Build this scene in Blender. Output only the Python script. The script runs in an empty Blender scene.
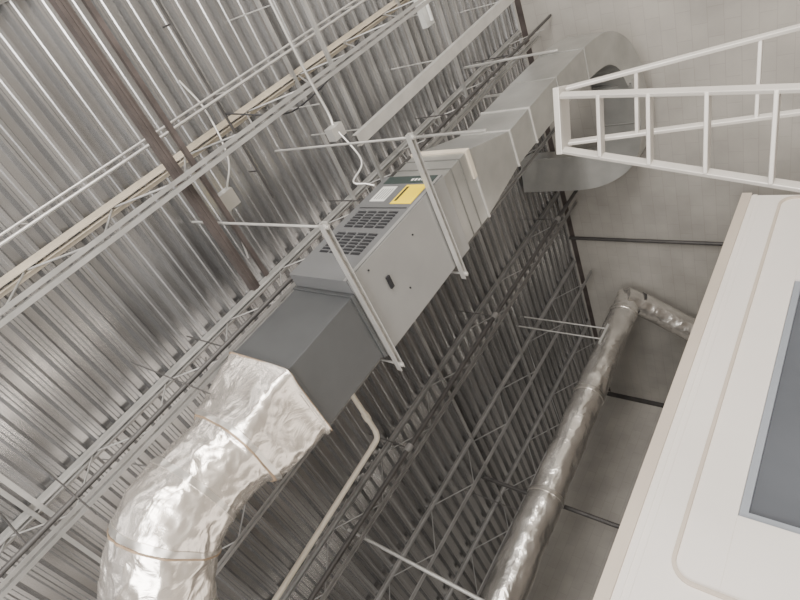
import bpy, math, random
from mathutils import Vector, Matrix, noise
random.seed(4)
Z0=1.6   # eye height above floor; builders take z relative to eye level
# ------------------------------------------------------------ materials
def mat(name,col,rough=0.6,metal=0.0,var=0.12,scale=3.0,bump=0.0,bscale=20.0,stretch=(1,1,1),col2=None,det=4,crease=0):
    m=bpy.data.materials.new(name); m.use_nodes=True
    nt=m.node_tree; b=nt.nodes['Principled BSDF']
    b.inputs['Roughness'].default_value=rough; b.inputs['Metallic'].default_value=metal
    tc=nt.nodes.new('ShaderNodeTexCoord'); mp=nt.nodes.new('ShaderNodeMapping')
    mp.inputs['Scale'].default_value=stretch
    nt.links.new(tc.outputs['Object'],mp.inputs['Vector'])
    n=nt.nodes.new('ShaderNodeTexNoise'); n.inputs['Scale'].default_value=scale; n.inputs['Detail'].default_value=det
    nt.links.new(mp.outputs[0],n.inputs['Vector'])
    r=nt.nodes.new('ShaderNodeValToRGB')
    c2=col2 if col2 else tuple(min(1,c*(1+var)) for c in col)
    c1=tuple(c*(1-var) for c in col)
    r.color_ramp.elements[0].position=0.3; r.color_ramp.elements[1].position=0.7
    r.color_ramp.elements[0].color=(*c1,1); r.color_ramp.elements[1].color=(*c2,1)
    nt.links.new(n.outputs['Fac'],r.inputs['Fac']); nt.links.new(r.outputs[0],b.inputs['Base Color'])
    if bump>0:
        n2=nt.nodes.new('ShaderNodeTexNoise'); n2.inputs['Scale'].default_value=bscale; n2.inputs['Detail'].default_value=4
        n2.inputs['Distortion'].default_value=1.0
        nt.links.new(mp.outputs[0],n2.inputs['Vector'])
        src=n2.outputs['Fac']
        if crease:
            s=nt.nodes.new('ShaderNodeMath'); s.operation='SUBTRACT'; s.inputs[1].default_value=.5; nt.links.new(src,s.inputs[0])
            a=nt.nodes.new('ShaderNodeMath'); a.operation='ABSOLUTE'; nt.links.new(s.outputs[0],a.inputs[0])
            vo=nt.nodes.new('ShaderNodeTexVoronoi'); vo.inputs['Scale'].default_value=bscale*1.3; nt.links.new(mp.outputs[0],vo.inputs['Vector'])
            ad=nt.nodes.new('ShaderNodeMath'); ad.operation='MULTIPLY_ADD'; ad.inputs[1].default_value=.35
            nt.links.new(vo.outputs['Distance'],ad.inputs[0]); nt.links.new(a.outputs[0],ad.inputs[2]); src=ad.outputs[0]
        bp=nt.nodes.new('ShaderNodeBump'); bp.inputs['Strength'].default_value=bump; bp.inputs['Distance'].default_value=0.03
        nt.links.new(src,bp.inputs['Height']); nt.links.new(bp.outputs[0],b.inputs['Normal'])
    return m
def brickmat(name,axis,c1,c2,mortar):
    m=bpy.data.materials.new(name); m.use_nodes=True
    nt=m.node_tree; b=nt.nodes['Principled BSDF']; b.inputs['Roughness'].default_value=0.85
    tc=nt.nodes.new('ShaderNodeTexCoord'); sp=nt.nodes.new('ShaderNodeSeparateXYZ'); cb=nt.nodes.new('ShaderNodeCombineXYZ')
    nt.links.new(tc.outputs['Object'],sp.inputs[0])
    nt.links.new(sp.outputs[axis],cb.inputs[0]); nt.links.new(sp.outputs['Z'],cb.inputs[1])
    br=nt.nodes.new('ShaderNodeTexBrick'); nt.links.new(cb.outputs[0],br.inputs['Vector'])
    br.inputs['Scale'].default_value=1.0; br.inputs['Brick Width'].default_value=0.4; br.inputs['Row Height'].default_value=0.2
    br.inputs['Mortar Size'].default_value=0.005; br.inputs['Mortar Smooth'].default_value=0.6; br.inputs['Bias'].default_value=0
    br.inputs['Color1'].default_value=(*c1,1); br.inputs['Color2'].default_value=(*c2,1); br.inputs['Mortar'].default_value=(*mortar,1)
    n=nt.nodes.new('ShaderNodeTexNoise'); n.inputs['Scale'].default_value=1.2; n.inputs['Detail'].default_value=6
    nt.links.new(tc.outputs['Object'],n.inputs['Vector'])
    mr=nt.nodes.new('ShaderNodeMapRange'); mr.inputs['From Min'].default_value=.3; mr.inputs['From Max'].default_value=.7
    mr.inputs['To Min'].default_value=.80; mr.inputs['To Max'].default_value=1.1
    nt.links.new(n.outputs['Fac'],mr.inputs['Value'])
    mx=nt.nodes.new('ShaderNodeVectorMath'); mx.operation='SCALE'
    nt.links.new(br.outputs['Color'],mx.inputs[0]); nt.links.new(mr.outputs[0],mx.inputs['Scale'])
    nt.links.new(mx.outputs[0],b.inputs['Base Color'])
    bp=nt.nodes.new('ShaderNodeBump'); bp.inputs['Strength'].default_value=0.2; bp.inputs['Distance'].default_value=0.005; bp.invert=True
    nt.links.new(br.outputs['Fac'],bp.inputs['Height']); nt.links.new(bp.outputs[0],b.inputs['Normal'])
    return m
M={}
M['deck']=mat('deck_galvanised',(0.49,0.49,0.495),0.27,0.85,0.22,1.5,stretch=(0.3,3,1),bump=.05,bscale=3)
M['galv']=mat('duct_galvanised',(0.42,0.42,0.405),0.31,0.7,0.14,2.5,bump=.10,bscale=1.5)
M['seam']=mat('duct_seam',(0.20,0.20,0.19),0.4,0.5,0.1,3)
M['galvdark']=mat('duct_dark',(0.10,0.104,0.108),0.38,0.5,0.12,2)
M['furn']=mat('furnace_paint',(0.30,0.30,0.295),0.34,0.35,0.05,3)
M['furnshade']=mat('furnace_shaded_paint',(0.16,0.163,0.168),0.40,0.3,0.04,3)  # darker copy of the furnace paint: shade on the side faces put into colour
M['black']=mat('black',(0.015,0.015,0.018),0.6)
M['header']=mat('header_plate',(0.03,0.045,0.042),0.35)
M['yellow']=mat('yellow_label',(0.90,0.66,0.005),0.5,0,0.03)
M['white']=mat('white_label',(0.62,0.62,0.60),0.5,0,0.03)
M['cream']=mat('cream_steel',(0.56,0.50,0.41),0.6,0,0.12,4)
M['steel']=mat('joist_steel',(0.40,0.395,0.385),0.42,0.4,0.15,4)
M['steeld']=mat('joist_steel_dark',(0.27,0.265,0.26),0.5,0.3,0.2,4)
M['strut']=mat('strut_galv',(0.58,0.57,0.55),0.34,0.55,0.08,6)
M['rust']=mat('rusty_steel',(0.085,0.07,0.066),0.6,0.2,0.25,5)
M['dark']=mat('dark_pipe',(0.08,0.076,0.075),0.45,0.3,0.2,5)
M['pvc']=mat('cream_pipe',(0.72,0.66,0.56),0.5,0,0.05,5)
M['foil']=mat('foil',(0.93,0.875,0.82),0.26,0.93,0.06,3,bump=0.5,bscale=5,crease=1)
M['foildull']=mat('foil_dull',(0.84,0.815,0.78),0.27,0.9,0.14,3,bump=0.65,bscale=6,crease=1)
M['tape']=mat('foil_tape',(0.78,0.75,0.71),0.28,0.9,0.05,6)
M['glue']=mat('brown_mastic',(0.30,0.22,0.15),0.6,0.2,0.3,9)
M['office']=mat('office_paint',(0.88,0.835,0.79),0.55,0,0.03,1)
M['trim']=mat('cream_trim',(0.62,0.54,0.46),0.6,0,0.05,1)
M['ladder']=mat('ladder_paint',(0.56,0.535,0.50),0.42,0.35,0.05,3)
M['glass']=mat('window_glass',(0.11,0.12,0.14),0.12,0,0.1,1)
M['frame']=mat('window_frame',(0.34,0.37,0.42),0.45,0.1,0.05,2)
M['floor']=mat('concrete_floor',(0.45,0.425,0.39),0.7,0,0.1,1)
M['tube']=mat('lamp_tube',(0.9,0.9,0.88),0.4,0,0.02)
M['block']=brickmat('block_back','X',(0.41,0.39,0.36),(0.39,0.37,0.34),(0.34,0.32,0.295))
M['block2']=brickmat('block_left','Y',(0.39,0.37,0.34),(0.37,0.35,0.325),(0.32,0.305,0.28))
# ------------------------------------------------------------ builder
class B:
    def __init__(s,name): s.name=name; s.v=[]; s.f=[]; s.m=[]; s.sm=[]; s.mats=[]
    def mi(s,k):
        if k not in s.mats: s.mats.append(k)
        return s.mats.index(k)
    def add(s,vs,fs,k,smooth=False):
        o=len(s.v); s.v+= [tuple(v) for v in vs]; i=s.mi(k)
        for f in fs: s.f.append([o+a for a in f]); s.m.append(i); s.sm.append(smooth)
    def box(s,a,b,k):
        x0,x1=sorted((a[0],b[0])); y0,y1=sorted((a[1],b[1])); z0,z1=sorted((a[2],b[2]))
        vs=[(x,y,z) for x in(x0,x1) for y in(y0,y1) for z in(z0,z1)]
        s.add(vs,[(0,1,3,2),(4,6,7,5),(0,4,5,1),(2,3,7,6),(0,2,6,4),(1,5,7,3)],k)
    def loft(s,a,b,k,caps=True):
        n=len(a); fs=[(i,(i+1)%n,n+(i+1)%n,n+i) for i in range(n)]
        if caps: fs+=[tuple(range(n))[::-1],tuple(range(n,2*n))]
        s.add(list(a)+list(b),fs,k)
    def beam(s,p,q,w,h,k,up=(0,0,1)):
        p=Vector(p);q=Vector(q);t=(q-p).normalized();u=Vector(up)
        if abs(t.dot(u))>.98:u=Vector((1,0,0))
        r=t.cross(u).normalized();u=r.cross(t)
        ring=lambda c:[c+r*w/2*a+u*h/2*b for a,b in((-1,-1),(1,-1),(1,1),(-1,1))]
        s.loft(ring(p),ring(q),k)
    def angle(s,p,q,w,th,k,up=(0,0,1),flip=1):
        p=Vector(p);q=Vector(q);t=(q-p).normalized();u=Vector(up)
        r=t.cross(u).normalized()*flip;u2=Vector(up)
        prof=[(0,0),(w,0),(w,th),(th,th),(th,w),(0,w)]
        ring=lambda c:[c+r*a+u2*b for a,b in prof]
        s.loft(ring(p),ring(q),k)
    def channel(s,p,q,w,d,k,up):
        p=Vector(p);q=Vector(q);t=(q-p).normalized();u=Vector(up).normalized();r=t.cross(u).normalized();e=.006
        prof=[(-w/2,0),(w/2,0),(w/2,d),(w/2-e,d),(w/2-e,e),(-w/2+e,e),(-w/2+e,d),(-w/2,d)]
        ring=lambda c:[c+r*a+u*b for a,b in prof]
        s.loft(ring(p),ring(q),k)
    def cyl(s,p,q,r,k,n=10):
        p=Vector(p);q=Vector(q);t=(q-p).normalized()
        u=Vector((0,0,1)) if abs(t.z)<.9 else Vector((1,0,0))
        a=t.cross(u).normalized();b=a.cross(t)
        ring=lambda c:[c+(a*math.cos(2*math.pi*i/n)+b*math.sin(2*math.pi*i/n))*r for i in range(n)]
        o=ring(p)+ring(q)
        s.add(o,[(i,(i+1)%n,n+(i+1)%n,n+i) for i in range(n)],k,True)
        s.add(o,[tuple(range(n))[::-1],tuple(range(n,2*n))],k)
    def pipe(s,pts,r,k,n=10,sub=6,fit=None):
        c=spline(pts,sub) if sub else [Vector(p) for p in pts]
        s.sweep(c,[(r,r,1)]*len(c),k,n)
    def sweep(s,c,prof,k,n=24,wr=0,wf=3,up0=(0,0,1),smooth=True,off=0):
        N=len(c); t=[(c[min(i+1,N-1)]-c[max(i-1,0)]).normalized() for i in range(N)]
        u=Vector(up0)
        if abs(u.dot(t[0]))>.95:u=Vector((1,0,0))
        u=(u-t[0]*u.dot(t[0])).normalized(); vs=[]
        for i in range(N):
            u=(u-t[i]*u.dot(t[i])).normalized(); r=t[i].cross(u)
            w,h,q=prof[i]
            for j in range(n):
                a=2*math.pi*(j+.5)/n; ca,sa=math.cos(a),math.sin(a)
                e=2/(2+ (1-q)*14)
                x=math.copysign(abs(ca)**e,ca)*w; y=math.copysign(abs(sa)**e,sa)*h
                if n==4: x=math.copysign(w,ca); y=math.copysign(h,sa)
                P=c[i]+r*x+u*y
                if wr:
                    Q=Vector((P.x,P.y,P.z))
                    d=.6*noise.noise(Q*wf)+ .35*(.35-abs(noise.noise(Q*wf*1.7+Vector((5,2,1))))*1.6)+.28*(.3-abs(noise.noise(Q*wf*4)))
                    P+=(r*ca+u*sa)*(d*wr+off)
                vs.append(P)
        fs=[(i*n+j,i*n+(j+1)%n,(i+1)*n+(j+1)%n,(i+1)*n+j) for i in range(N-1) for j in range(n)]
        s.add(vs,fs,k,smooth); s.add(vs[:n]+vs[-n:],[tuple(range(n))[::-1],tuple(range(n,2*n))],k)
    def done(s,bevel=0):
        me=bpy.data.meshes.new(s.name); me.from_pydata([(x,y,z+Z0) for x,y,z in s.v],[],s.f)
        for k in s.mats: me.materials.append(M[k])
        for p,i,sm in zip(me.polygons,s.m,s.sm): p.material_index=i; p.use_smooth=sm
        import bmesh
        bm=bmesh.new(); bm.from_mesh(me); bmesh.ops.recalc_face_normals(bm,faces=bm.faces); bm.to_mesh(me); bm.free()
        o=bpy.data.objects.new(s.name,me); bpy.context.collection.objects.link(o)
        if bevel:
            m=o.modifiers.new('bev','BEVEL'); m.width=bevel; m.segments=2; m.limit_method='ANGLE'
        return o
def spline(pts,sub=8):
    P=[Vector(p) for p in pts]; P=[P[0]*2-P[1]]+P+[P[-1]*2-P[-2]]; out=[]
    for i in range(1,len(P)-2):
        for j in range(sub):
            t=j/sub;a,b,c,d=P[i-1:i+3]
            out.append(.5*((2*b)+(c-a)*t+(2*a-5*b+4*c-d)*t*t+(3*b-a-3*c+d)*t**3))
    out.append(P[-2]); return out
T=4.8; YW=8.7; XL=-11.8; XR=6.0; YF=-5.0
# ------------------------------------------------------------ shell
b=B('ceiling'); y=YF; pit=.2; prof=[]
while y<YW:
    prof+=[(y,T),(y+.06,T),(y+.085,T-.065),(y+.105,T-.065),(y+.115,T-.055),(y+.14,T-.055),(y+.15,T-.065),(y+.175,T-.065)]; y+=pit
prof=[p for p in prof if p[0]<=YW]
n=len(prof); vs=[(XL-.1,p[0],p[1]) for p in prof]+[(XR,p[0],p[1]) for p in prof]
b.add(vs,[(i,i+1,n+i+1,n+i) for i in range(n-1)],'deck'); b.box((XL-.1,YF,T+.05),(XR,YW,T+.15),'deck'); b.done()
b=B('floor'); b.box((XL-.2,YF-2,-Z0-.1),(XR+2,YW+.2,-Z0),'floor'); b.done()
b=B('wall_back'); b.box((XL-.2,YW,-Z0),(XR,YW+.2,T+.05),'block'); b.done()
b=B('wall_left'); b.box((XL-.2,YF,-Z0),(XL,YW,T+.05),'block2'); b.done()
b=B('wall_right'); b.box((XR,YF,2.2),(XR+.2,YW,T+.05),'block2'); b.box((XR,5.5,-Z0),(XR+.2,YW,2.2),'block2'); b.box((XR,YF,-Z0),(XR+.2,-4,2.2),'block2'); b.box((XR,.2,-Z0),(XR+.2,1.2,2.2),'block2'); b.done()
b=B('wall_front'); b.box((XL,YF-.2,2.4),(XR,YF,T+.05),'block'); b.box((XL,YF-.2,-Z0),(-6,YF,2.4),'block'); b.box((3.5,YF-.2,-Z0),(XR,YF,2.4),'block'); b.box((-2.,YF-.2,-Z0),(-1.,YF,2.4),'block'); b.done()
# ------------------------------------------------------------ joists
def joist(x,k1='steel',kb='steel',zb=4.18,ph=0,pan=.4,wr=.009,cw=.035):
    b=B('roof_joist')
    for sx in(-1,1):
        b.angle((x+sx*.012,YF+.2,T-.067),(x+sx*.012,YW-.02,T-.067),.045,.007,k1,up=(0,0,-1),flip=-sx)
        b.angle((x+sx*.012,YF+.4,zb),(x+sx*.012,YW-.3,zb),cw,.006,kb,up=(0,0,1),flip=sx)
    y=-4.4+ph
    while y<YW-2*pan-.1:
        b.cyl((x,y,zb+.02),(x,y+pan,T-.07),wr,kb,6); b.cyl((x,y+pan,T-.07),(x,y+2*pan,zb+.02),wr,kb,6); y+=2*pan
    b.done()
joist(.42); joist(-1.13,'cream','steel',4.12)
joist(-2.60,'steel','steel',4.25,.2,wr=.007)
for i,x in enumerate((-4.1,-5.7,-7.4,-9.2)): joist(x,'steeld','steeld',4.25,.2*i,pan=.6,wr=.008,cw=.028)
b=B('steel_bridging')
b.angle((.6,1.98,4.22),(-2.3,1.98,4.22),.075,.012,'rust'); b.angle((.6,2.18,4.26),(-2.3,2.18,4.26),.04,.012,'rust')
b.beam((.6,2.02,4.24),(-2.3,2.02,4.24),.02,.06,'rust'); b.done()
for y in(-.4,3.9,5.9):
    b=B('steel_bridging'); b.angle((.6,y,T-.12),(-11.6,y,T-.12),.035,.006,'steel'); b.angle((.6,y+.1,4.2),(-2.5,y+.1,4.2),.035,.006,'steel'); b.done()
# ------------------------------------------------------------ furnace
b=B('gas_furnace')
fx0,fx1,fy0,fy1,fz0,fz1=-2.96,-2.12,2.07,3.56,3.0,3.68
b.box((fx0,fy0,fz0),(fx1,fy1,fz1),'furnshade')
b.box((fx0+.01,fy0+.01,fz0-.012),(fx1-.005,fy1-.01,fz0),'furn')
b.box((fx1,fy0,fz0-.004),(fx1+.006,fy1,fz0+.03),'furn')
fo=fx1+.004
for c in range(4):
    z=3.11+c*.125
    for ya,nn in((2.38,7),(2.74,6)):
        for r in range(nn):
            yy=ya+r*.042
            b.box((fx1-.01,yy,z),(fo,yy+.02,z+.10),'black'); b.beam((fo+.004,yy+.026,z),(fo+.004,yy+.026,z+.10),.006,.010,'furnshade')
b.box((fx1,3.10,3.06),(fo,3.40,3.30),'yellow'); b.box((fo,3.14,3.25),(fo+.001,3.37,3.28),'black')
b.box((fx1,3.14,3.40),(fo,3.38,3.58),'white')
for i in range(5): b.box((fo,3.17,3.42+i*.03),(fo+.001,3.34,3.428+i*.03),'header')
b.box((fx1,3.43,3.04),(fo,3.55,3.62),'header')
for i in range(5): b.box((fo,3.47,3.12+i*.04),(fo+.001,3.505,3.145+i*.04),'white')
b.box((fx1,3.03,3.06),(fo,3.04,3.62),'black')
b.box((-2.50,2.42,fz0-.03),(-2.38,2.46,fz0-.01),'black')
for (x,y) in((-2.66,2.62),(-2.3,2.9),(-2.2,2.3)): b.cyl((x,y,fz0-.02),(x,y,fz0-.01),.008,'black',8)
b.done(.004)
b=B('supply_plenum')
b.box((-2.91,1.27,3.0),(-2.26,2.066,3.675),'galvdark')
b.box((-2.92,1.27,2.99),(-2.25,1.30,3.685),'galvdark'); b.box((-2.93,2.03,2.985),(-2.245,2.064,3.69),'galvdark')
b.done(.003)
def rect(x0,x1,y,z0,z1): return [(x0,y,z0),(x1,y,z0),(x1,y,z1),(x0,y,z1)]
b=B('sheet_metal_duct')
R=[(-2.92,-2.16,3.565,3.02,3.66),(-2.92,-2.16,4.05,3.02,3.66),(-2.81,-2.40,4.85,3.02,3.62),(-2.81,-2.40,5.35,3.02,3.62)]
for p,q in zip(R,R[1:]): b.loft(rect(*p),rect(*q),'galv')
for (x0,x1,y,z0,z1) in R[1:]: b.box((x0-.015,y-.012,z0-.015),(x1+.015,y+.012,z1+.015),'strut'); b.box((x0-.006,y+.012,z0-.006),(x1+.006,y+.024,z1+.006),'seam')
for y in(3.72,3.88): b.box((-2.93,y-.006,3.01),(-2.15,y+.006,3.67),'seam')
b.box((-2.45,4.0,3.0),(-2.14,4.06,3.68),'cream')
c=spline([(-2.605,5.35,3.32),(-2.605,6.0,3.31),(-2.61,6.7,3.28),(-2.62,7.2,3.24),(-2.70,7.6,3.18),(-2.95,7.88,3.10),(-3.3,7.98,3.03)],6)
b.sweep(c,[(.205,.30,0)]*len(c),'galv',4,smooth=False)
c=spline([(-3.3,7.98,3.03),(-3.8,7.98,2.98),(-4.15,7.96,3.0),(-4.45,7.92,3.12),(-4.62,7.85,3.4),(-4.66,7.8,3.7),(-4.66,7.78,4.1),(-4.66,7.76,4.70)],6)
b.sweep(c,[(.23,.28,0)]*len(c),'galv',4,smooth=False)
for p,q in((6.1,3.305),(6.9,3.265)): b.box((-2.825,p-.01,q-.31),(-2.395,p+.01,q+.31),'galv'); b.box((-2.818,p+.01,q-.305),(-2.402,p+.022,q+.305),'seam')
for p in(-3.3,-3.9): b.box((p-.01,7.74,2.72 if p<-3.5 else 2.76),(p+.01,8.22,3.25 if p<-3.5 else 3.32),'seam')
for y in(4.86,6.9):
    for x in(-2.84,-2.37): b.box((x-.012,y-.02,3.3),(x+.012,y+.02,4.73),'strut')
b.done(.004)
# ------------------------------------------------------------ foil insulated elbow
b=B('foil_wrapped_duct')
c=spline([(-2.585,1.262,3.335),(-2.585,1.18,3.335),(-2.60,.9,3.33),(-2.60,.62,3.33),(-2.58,.35,3.32),(-2.62,.08,3.31),(-2.80,-.15,3.30),(-3.15,-.38,3.30),(-3.8,-.65,3.28)],22)
N=len(c); pr=[]
for i in range(N):
    t=min(1,i/60); w=.345-.02*math.sin(math.pi*min(1,i/105)); pr.append((w,w+.02-.01*t,.08+.92*t))
b.sweep(c,pr,'foil',180,wr=.055,wf=2.6)
for i,kk,o in((0,'glue',.006),(3,'tape',.008),(54,'tape',.006),(57,'glue',.008),(86,'tape',.006),(112,'tape',.006),(115,'glue',.008),(140,'tape',.006)):
    m_=2 if kk=='glue' else 4
    b.sweep(c[i:i+m_],[(q[0]+o,q[1]+o,q[2]) for q in pr[i:i+m_]],kk,180,wr=.055,wf=2.6)
for y in(.9,-.1): b.cyl((-2.25,y,3.5),(-2.25,y,4.73),.006,'dark',6)
b.done()
b=B('foil_duct')
c=spline([(-7.86,8.22,3.52),(-7.8,7.6,3.46),(-7.74,6,3.37),(-7.74,4.4,3.32),(-7.75,2.8,3.28),(-7.8,1.2,3.24),(-7.85,-1,3.2)],24)
rr=[.23+.05*i/len(c) for i in range(len(c))]
b.sweep(c,[(q,q,1) for q in rr],'foildull',80,wr=.06,wf=2.5)
c2=spline([(-7.65,8.0,3.52),(-7.9,8.1,3.27),(-8.2,8.15,2.85),(-8.7,8.2,2.15),(-9.2,8.25,1.6)],8)
b.sweep(c2,[(.22,.22,1)]*len(c2),'foildull',40,wr=.05,wf=3)
b.sweep([c2[7],c2[8]],[(.235,.235,1)]*2,'dark',24)
for i in(22,54,84,115): b.sweep(c[i:i+2],[(q+.010,q+.010,1) for q in rr[i:i+2]],'tape',80,wr=.06,wf=2.5)
for y in(6.9,3.2): b.cyl((-7.75,y,3.55),(-7.75,y,4.73),.008,'dark',6)
b.done()
# ------------------------------------------------------------ hangers
def trapeze(y,x0,x1,xr0,xr1):
    b=B('strut_trapeze_hanger')
    b.channel((x0,y,2.975),(x1,y,2.975),.05,.05,'strut',(0,0,-1))
    for i in range(int((x0-x1)/.11)): 
        xx=x0-.06-i*.11; b.box((xx-.03,y-.008,2.966),(xx+.01,y+.008,2.9755),'black')
    for x in(xr0,xr1):
        b.cyl((x,y,2.9),(x,y,4.73),.011,'strut',8); b.cyl((x,y,2.955),(x,y,2.93),.022,'strut',6); b.cyl((x,y,2.925),(x,y,2.91),.022,'strut',6)
    b.done()
trapeze(2.1,-1.60,-3.13,-1.63,-3.07); trapeze(3.285,-1.57,-3.10,-1.60,-3.05)
# ------------------------------------------------------------ pipes
b=B('pvc_pipe'); b.pipe([(-3.75,2.12,4.0),(-4.5,2.12,4.0)],.03,'pvc',10,0); b.pipe([(-4.5,2.12,4.0),(-4.6,2.08,4.0),(-4.62,1.95,4.0)],.033,'pvc',10,5)
b.pipe([(-4.62,1.95,4.0),(-4.72,.3,4.0),(-4.8,-1.5,4.0)],.03,'pvc',10,0); b.cyl((-4.3,2.12,4.0),(-4.2,2.12,4.0),.04,'pvc')
b.pipe([(-3.75,2.12,4.0),(-3.62,2.12,4.05),(-3.6,2.12,4.3),(-3.6,2.12,4.70)],.03,'pvc',10,4); b.done()
b=B('sprinkler_pipe'); b.cyl((-2.42,-4.5,4.12),(-2.42,8.6,4.12),.022,'dark')
for y in(-.5,1.4,3.6,5.5,7.2): b.cyl((-2.42,y,4.12),(-2.42,y,4.73),.008,'dark',6)
b.done()
b=B('sprinkler_pipe'); b.cyl((-5.25,-4.5,4.05),(-5.25,8.6,4.05),.032,'dark')
for y in(0,2.4,4.8,7.2): b.cyl((-5.25,y,4.05),(-5.25,y,4.73),.008,'dark',6); b.cyl((-5.25,y-.05,4.05),(-5.25,y+.05,4.05),.045,'steeld')
b.done()
b=B('electrical_conduit'); b.pipe([(-.3,3.55,4.1),(-1.0,3.55,4.08),(-1.4,3.56,4.05),(-1.52,3.5,4.0)],.014,'strut',8,5)
b.box((-1.62,3.40,3.93),(-1.50,3.56,4.03),'strut'); b.pipe([(-1.56,3.48,3.94),(-1.85,3.42,3.75),(-2.0,3.3,3.85),(-2.06,3.35,3.75),(-2.1,3.38,3.69)],.010,'strut',8,8)
for x in(-.4,-1.3): b.cyl((x,3.55,4.1),(x,3.55,4.73),.006,'strut',6)
b.done()
b=B('electrical_conduit'); b.cyl((-.85,-3,4.5),(-.85,8.6,4.5),.014,'strut',8); b.cyl((-.80,-3,4.5),(-.80,8.6,4.5),.010,'strut',8)
for y in(-1,1,3,5,7): b.cyl((-.85,y,4.5),(-.85,y,4.73),.006,'strut',6)
b.done()
b=B('electrical_conduit'); b.pipe([(-.6,2.75,4.72),(-.9,2.75,4.6),(-1.3,2.6,4.45),(-1.6,2.4,4.5),(-2.2,2.3,4.6)],.010,'strut',8,8); b.box((-1.66,2.3,4.42),(-1.5,2.46,4.52),'strut'); b.done()
b=B('electrical_conduit'); b.cyl((.5,2.9,4.6),(-1.9,2.9,4.6),.013,'dark',8); b.pipe([(-1.0,2.9,4.6),(-1.2,3.2,4.3),(-1.3,3.6,4.4),(-1.2,4.2,4.3),(-1.15,4.8,4.5)],.008,'black',6,8)
for x in(-.2,-1.6): b.cyl((x,2.9,4.6),(x,2.9,4.73),.008,'dark',6)
b.done()
b=B('strip_channel'); b.channel((-1.74,3.62,3.88),(-1.68,7.6,3.9),.12,.06,'strut',(0,0,1))
for y in(3.8,5.4,7.2): b.cyl((-1.71,y,3.9),(-1.71,y,4.73),.007,'strut',6)
b.done()
b=B('fluorescent_fixture'); b.box((-.7,5.8,4.3),(-1.45,5.96,4.38),'white'); b.cyl((-.75,5.88,4.27),(-1.4,5.88,4.27),.02,'tube'); b.cyl((-.95,5.88,4.38),(-.95,5.88,4.73),.006,'strut',6); b.cyl((-1.3,5.88,4.38),(-1.3,5.88,4.73),.006,'strut',6); b.done()
b=B('hanger_rod'); b.cyl((-8.4,3.81,4.73),(-8.4,3.81,1.8),.035,'dark'); b.done()
b=B('hanger_rod'); b.cyl((-6.0,1.4,4.73),(-6.0,1.4,1.6),.022,'strut'); b.done()
b=B('hanger_rod'); b.cyl((-6.9,6.15,4.73),(-6.9,6.15,3.2),.012,'strut'); b.cyl((-6.9,6.4,4.73),(-6.9,6.4,3.2),.012,'strut'); b.beam((-6.9,6.05,3.2),(-6.9,6.5,3.2),.04,.04,'strut'); b.done()
b=B('wall_conduit'); b.cyl((-6.77,YW-.04,4.7),(-6.77,YW-.04,1.7),.035,'dark'); b.done()
b=B('corner_strip'); b.box((XL+.0,YW-.08,-Z0),(XL+.08,YW-.0,4.7),'dark'); b.done()  # dark strip drawing the line of the back left corner
b=B('trim_2'); b.angle((XL+.1,YW-.005,T-.2),(4,YW-.005,T-.2),.1,.02,'rust',flip=-1); b.done()
b=B('hanging_cable'); b.pipe([(-2.7,1.4,4.7),(-2.9,.9,4.2),(-3.0,.5,4.3),(-2.7,.2,4.72)],.006,'dark',6,8); b.done()
# ------------------------------------------------------------ office box
XO=-5.25
b=B('office_enclosure')
wy0,wy1,wz0,wz1=2.87,6.1,-.35,.61
b.box((XO-3,-3,1.40),(XO-.0,7.88,1.47),'trim')
b.box((XO-.1,-3,1.22),(XO,7.88,1.40),'office')
b.box((XO-.1,-3,wz1),(XO,7.88,1.22),'office'); b.box((XO-.1,-3,-Z0),(XO,7.88,wz0),'office')
b.box((XO-.1,-3,wz0),(XO,wy0,wz1),'office'); b.box((XO-.1,wy1,wz0),(XO,7.88,wz1),'office')
b.box((XO-3,7.78,-Z0),(XO-.1,7.88,1.4),'office')
b.box((XO,-3,1.35),(XO+.03,7.90,1.475),'trim'); b.box((XO,-3,1.28),(XO+.012,7.88,1.335),'office')
def border(y0,y1,z0,z1,r,w,d,k):
    def loop(o):
        out=[]
        for cy,cz,a0 in((y1-r,z1-r,0),(y0+r,z1-r,90),(y0+r,z0+r,180),(y1-r,z0+r,270)):
            for i in range(9):
                a=math.radians(a0+i*90/8); out.append((cy+(r-o)*math.cos(a),cz+(r-o)*math.sin(a)))
        return out
    A=loop(0);C=loop(w);n=len(A)
    vs=[(XO,p[0],p[1]) for p in A]+[(XO+d,p[0],p[1]) for p in A]+[(XO+d,p[0],p[1]) for p in C]+[(XO,p[0],p[1]) for p in C]
    fs=[(j*n+i,j*n+(i+1)%n,(j+1)*n+(i+1)%n,(j+1)*n+i) for j in range(3) for i in range(n)]
    b.add(vs,fs,k)
border(2.1,7.82,-1.2,1.0,.2,.035,.03,'trim')
b.done(.004)
b=B('window_1')
e=.07
b.box((XO-.095,wy0+.005,wz0+.005),(XO-.085,wy1-.005,wz1-.005),'glass')
for a,c_ in(((wy0+.002,wz0+e),(wy0+e,wz1-e)),((wy1-e,wz0+e),(wy1-.002,wz1-e)),((wy0+.002,wz0+.002),(wy1-.002,wz0+e)),((wy0+.002,wz1-e),(wy1-.002,wz1-.002))):
    b.box((XO-.085,a[0],a[1]),(XO-.03,c_[0],c_[1]),'frame')
b.done()
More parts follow.
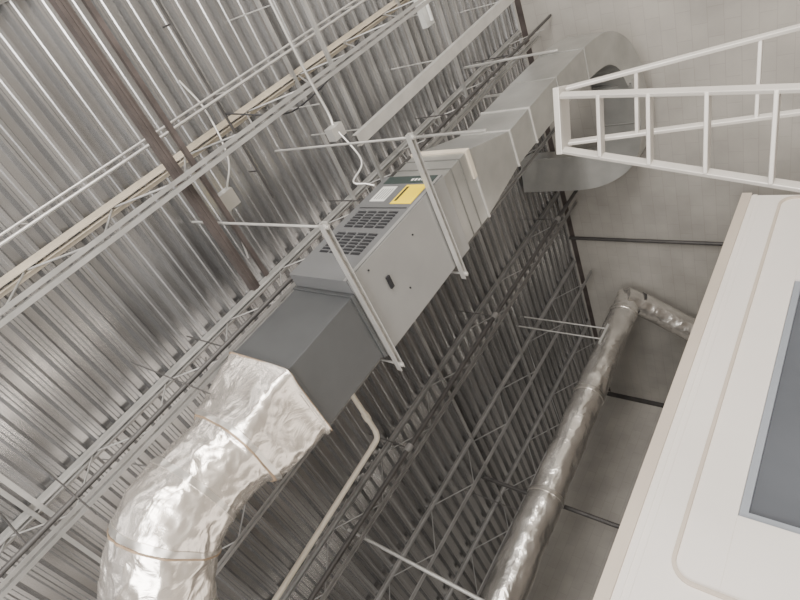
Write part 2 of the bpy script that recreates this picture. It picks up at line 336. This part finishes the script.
# ------------------------------------------------------------ step ladder
b=B('step_ladder')
C=Vector((-1.52,3.15,1.56)); H=1.56+Z0
def lp(side,fr,d):
    hw=.155+.048*d; sy=(.04+.25*d) if fr<0 else (.05+.27*d)
    return Vector((C.x-side*hw-.03*d, C.y+fr*sy - side*.06, C.z-d))
for sd in(-1,1):
    for fr in(-1,1):
        b.beam(lp(sd,fr,0),lp(sd,fr,H),.022,.06 if fr<0 else .045,'ladder',up=(0,1,0))
d=.27
while d<H-.15:
    b.beam(lp(-1,-1,d),lp(1,-1,d),.07,.022,'ladder'); d+=.3
d=.4
while d<H-.2:
    b.beam(lp(-1,1,d),lp(1,1,d),.03,.022,'ladder'); d+=.6
b.beam(Vector((C.x+.19,C.y+.07,C.z+.01)),Vector((C.x-.19,C.y-.07,C.z+.01)),.15,.04,'ladder')
for sd in(-1,1): b.beam(lp(sd,-1,1.5),lp(sd,1,1.5),.012,.025,'strut')
b.done(.004)
# ------------------------------------------------------------ lights
w=bpy.data.worlds.new('World'); bpy.context.scene.world=w; w.use_nodes=True
w.node_tree.nodes['Background'].inputs[0].default_value=(1,.985,.965,1); w.node_tree.nodes['Background'].inputs[1].default_value=1.4
def area(name,loc,tgt,size,pw,col):
    l=bpy.data.lights.new(name,'AREA'); l.energy=pw; l.color=col; l.shape='RECTANGLE'; l.size=size[0]; l.size_y=size[1]
    o=bpy.data.objects.new(name,l); o.location=(loc[0],loc[1],loc[2]+Z0)
    o.rotation_euler=(Vector(tgt)-Vector(loc)).to_track_quat('-Z','Y').to_euler(); bpy.context.collection.objects.link(o)
area('side_fill_light',(5.9,-2,.3),(-3,3,3),(3.6,3.6),640,(1,.96,.90))  # added fill lamp, low on the right, out of view
area('side_fill_light_2',(5.9,3.3,.3),(-3,6,2.5),(3.6,3.6),760,(1,.95,.88))  # second added fill on the right, brightens the back wall
area('front_fill_light',(1.2,-4.9,.3),(-3,4,4),(4.2,3.6),680,(1,.97,.93))  # unseen fill added behind the camera, aimed up at ceiling and duct
# ------------------------------------------------------------ camera
Yc=Vector((.5323,.6654,-.5233)).normalized(); Zc=Vector((-.7633,.1099,-.6366)); Zc=(Zc-Yc*Zc.dot(Yc)).normalized(); Xc=Yc.cross(Zc)
cd=bpy.data.cameras.new('camera'); cd.sensor_width=36; cd.lens=550.5/800*36; cd.clip_end=100
co=bpy.data.objects.new('camera',cd); bpy.context.collection.objects.link(co)
mw=Matrix((Xc,Yc,Zc)).to_4x4(); mw.translation=Vector((0,0,Z0)); co.matrix_world=mw
bpy.context.scene.camera=co
